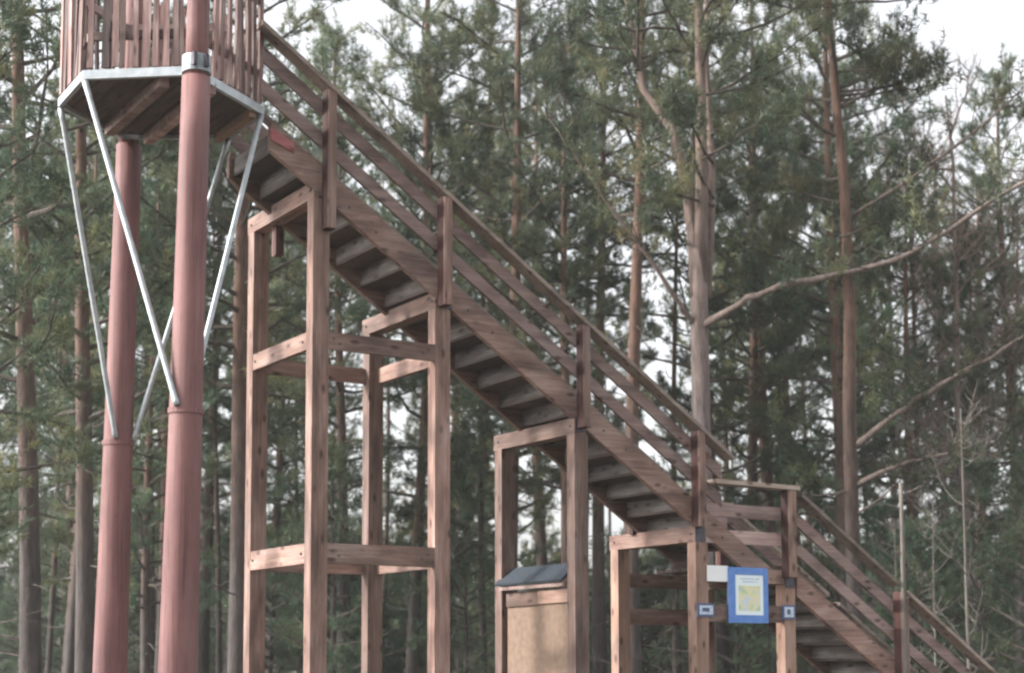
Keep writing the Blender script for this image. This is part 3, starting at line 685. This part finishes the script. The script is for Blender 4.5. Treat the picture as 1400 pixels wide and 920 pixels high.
named = [
 (6, 868, 27, 1.0, 'dark thick pine trunk left of the forked pine above the handrail'),
 (6, 822, 31, .95, 'second dark pine trunk showing above the middle of the handrail'),
 (4, 46, 20, 1.0, 'leaning pine with orange-red upper bark left of the rear red pole'),
 (0, 118, 23, 1.0, 'dark slender pine just left of the rear red pole'),
 (1, 322, 24, .95, 'red-brown pine trunk between front red pole and tallest stair posts'),
 (3, 1062, 34, .95, 'orange-red pine trunk above the landing handrail'),
 (4, 1100, 38, .95, 'thin reddish pine between the landing pine and the boughed pine'),
 (2, 560, 31, 1.0, 'full-crowned pine behind the upper flight of stairs'),
 (0, 690, 29, 1.08, 'broad dense pine crown above the middle of the stair'),
 (2, -12, 18, .78, 'low-crowned pine at the left edge'),
 (2, 205, 27, .72, 'full low-crowned pine seen between the two red poles'),
 (2, 92, 28, .85, 'low-crowned pine left of the platform'),
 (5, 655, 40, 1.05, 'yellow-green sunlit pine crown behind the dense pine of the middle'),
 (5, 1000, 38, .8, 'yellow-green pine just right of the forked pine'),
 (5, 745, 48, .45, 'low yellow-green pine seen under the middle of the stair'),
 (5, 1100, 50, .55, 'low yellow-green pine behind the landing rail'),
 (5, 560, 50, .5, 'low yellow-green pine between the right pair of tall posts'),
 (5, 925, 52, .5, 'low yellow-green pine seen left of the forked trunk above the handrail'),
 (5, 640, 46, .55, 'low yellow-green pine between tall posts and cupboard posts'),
 (3, 1385, 33, .8, 'pine at the right edge behind the bare branches'),
]
for k, (v, px, Y, s, lab) in enumerate(named): put_pine(v, px, Y, s, k*1.7, lab)
# --- the wood behind
def region(px):
    for lim, nm in ((130, 'left of the red poles'), (330, 'behind the red poles'), (620, 'behind the tall stair posts'), (800, 'behind the middle of the stair'), (990, 'behind the lower half of the handrail'), (1180, 'behind the landing'), (9999, 'right of the lower flight')):
        if px < lim: return nm
ROWN = ('nearest row', 'second row', 'deepest row')
gap = lambda px: 460 < px < 585 or 765 < px < 1010 or 1225 < px < 1330
for row, (Y0, step) in enumerate(((29, 130), (36, 108), (44, 105))):
    px = -60+rr.uniform(0, 40)
    while px < 1480:
        Y = Y0+rr.uniform(-2.5, 2.5)
        top = 70 if 70 < px < 580 else (200 if px > 1215 else (60 if px < 90 else -120))
        v = rr.randrange(5); H = VAR[v]['H']
        hmax = EYE+(908-top)/2171*Y
        s = max(.6, min(rr.uniform(.9, 1.1), hmax/H*rr.uniform(.85, 1.12)))
        if not ((gap(px) and row >= 1 and rr.random() < .92) or 775 < px < 945):
            put_pine(v, px, Y, s, rr.uniform(0, 6.28), 'pine of the wood %s, in its %s' % (region(px), ROWN[row]), 'pines %s, %s' % (region(px), ROWN[row]))
        px += step*rr.uniform(.6, 1.4)
px = -20
while px < 1420:
    Y = rr.uniform(30, 50); s = rr.uniform(.85, 1.1)
    put_pine(7, px, Y, s, rr.uniform(0, 6.28), 'slender pine of the wood '+region(px), 'slender straight pines '+region(px), 'slender_pine')
    px += rr.uniform(30, 75)
# young conifers
for k, (v, px, Y, s, lab) in enumerate([(2, 1345, 26, .78, 'bright green young conifer at the right behind the lower stair'), (0, 1420, 24, .95, 'young green conifer cut by the right edge'), (1, 1010, 30, 1.0, 'young conifer behind the landing'), (1, 1265, 27, .95, 'young conifer behind the slim pale pole'), (0, 1190, 29, .9, 'young conifer at the foot of the boughed pine'),
        (2, 640, 30, .8, 'young conifer between the tall posts and the cupboard'), (0, 455, 28, 1.1, 'young conifer seen between the tallest stair posts')]):
    t = thing('young_conifer', lab, 'conifer', (px2x(px, Y), Y, -.1), k*1.3); t.scale = (s,)*3
    for p in ('trunk', 'limbs', 'crown'): part(p, YV[v][p], t)
px = -40
while px < 1460:
    Y = rr.uniform(33, 48); v = rr.randrange(3); s = rr.uniform(.7, 1.15)
    t = thing('young_conifer', 'young conifer in the dark undergrowth '+region(px), 'conifer', (px2x(px, Y), Y, -.1), rr.uniform(0, 6.28), 'young undergrowth conifers '+region(px)); t.scale = (s,)*3
    for p in ('trunk', 'limbs', 'crown'): part(p, YV[v][p], t)
    px += rr.uniform(16, 38)
# bare broadleaf trees top right, saplings
for k, (v, px, Y, s, lab) in enumerate([(0, 1325, 30, 1.0, 'bare grey broadleaf tree against the white sky top right'), (1, 1385, 32, 1.05, 'bare broadleaf tree at the top right corner'), (1, 1262, 34, .95, 'thin bare broadleaf tree left of the top right sky gap'), (1, 440, 40, 1.0, 'bare broadleaf tree against the sky above the upper handrail'), (0, 1225, 37, 1.15, 'bare twiggy tree just right of the boughed pine top'), (1, 1345, 38, 1.25, 'tall thin bare tree in the middle of the right sky gap'), (0, 1300, 44, 1.3, 'farther bare tree left in the right sky gap'), (1, 1400, 42, 1.3, 'farther bare tree at the right edge')]):
    t = thing('bare_tree', lab, 'tree', (px2x(px, Y), Y, -.1), k*2.1); t.scale = (s,)*3
    for p in ('trunk', 'limbs'): part(p, BV[v][p], t)
for k in range(15):
    px = rr.choice((rr.uniform(1190, 1400), rr.uniform(0, 1400))); Y = rr.uniform(20.5, 30); v = rr.choice((2, 3, 4)); s = rr.uniform(.75, 1.3)
    t = thing('bare_sapling', 'thin pale bare sapling in the undergrowth '+region(px), 'sapling', (px2x(px, Y), Y, -.1), rr.uniform(0, 6.28), 'thin pale bare saplings '+region(px)); t.scale = (s,)*3
    for p in ('trunk', 'limbs'): part(p, BV[v][p], t)
# number the look-alikes of each group from the left, so that each can be found
ORD = ('first', 'second', 'third', 'fourth', 'fifth', 'sixth', 'seventh', 'eighth', 'ninth', 'tenth', 'eleventh', 'twelfth', 'thirteenth', 'fourteenth', 'fifteenth')
gs = {}
for o in list(col.objects):
    if o.get('group') and not o.parent and o.name.split('.')[0] in ('pine_tree', 'slender_pine', 'young_conifer', 'bare_sapling'): gs.setdefault(o['group'], []).append(o)
for g, os_ in gs.items():
    os_.sort(key=lambda o: o.location.x/o.location.y)
    for k, o in enumerate(os_):
        if len(os_) > 1: o['label'] = '%s from left of the %s' % (ORD[min(k, 14)], g)
# --- the far wood closes the view: one mass
r = np.random.default_rng(9); FV, FT, n0 = [], [], 0; FB = MB()
lows = []
for sd_, H, cb_, cr in ((61, 5.5, .4, 2.2), (62, 6.8, .8, 2.4)):
    tr, lb, fo, r2, at = pine_parts(sd_, H, cb_, cr, .13, tufts=.35, tl=.34, snags=0, limbs=34)
    lows.append((fo.mesh('x', None, 9, .06, r2), np.vstack(tr.V), np.vstack(tr.Q)))
for Y0, stp in ((58, 2.4), (68, 2.8)):
    x = -Y0*.42
    while x < Y0*.42:
        (V, T), TV, TQ = lows[r.integers(0, 2)]
        s = r.uniform(.7, 1.12); a = r.uniform(0, 6.28); c, s_ = math.cos(a), math.sin(a)
        Rm = np.array([[c, -s_, 0], [s_, c, 0], [0, 0, 1]])*s; off = np.array([x, Y0+r.uniform(-3, 3), -.1])
        FV.append(V@Rm.T+off); FT.append(T+n0); n0 += len(V)
        FB.raw(TV@Rm.T+off, TQ)
        x += stp*r.uniform(.5, 1.5)
tag(link('far_wood', mesh_np('far_wood', np.vstack(FV), np.vstack(FT), M['needle'])), 'dark mass of far trees closing the wood behind', 'wood', kind='stuff')
tag(link('far_trunks', FB.mesh('far_trunks', M['bark'])), 'distant trunks of the far wood', 'wood', kind='stuff')

# ---------------------------------------------------------------- air
HZ = [(-120, -12, -1.5), (120, -12, -1.5), (120, 130, -1.5), (-120, 130, -1.5), (-120, -12, 26), (120, -12, 26), (120, 130, 26), (-120, 130, 26)]
m = bpy.data.materials.new('haze_air'); m.use_nodes = True; n = m.node_tree; n.nodes.clear()
out = n.nodes.new('ShaderNodeOutputMaterial'); pv = n.nodes.new('ShaderNodeVolumePrincipled')
pv.inputs['Density'].default_value = HAZE; pv.inputs['Color'].default_value = (.93, .95, .95, 1); pv.inputs['Anisotropy'].default_value = .2
n.links.new(pv.outputs[0], out.inputs['Volume'])
tag(link('haze', mesh_np('haze', np.array(HZ, float), BOXF, m)), kind='stuff')
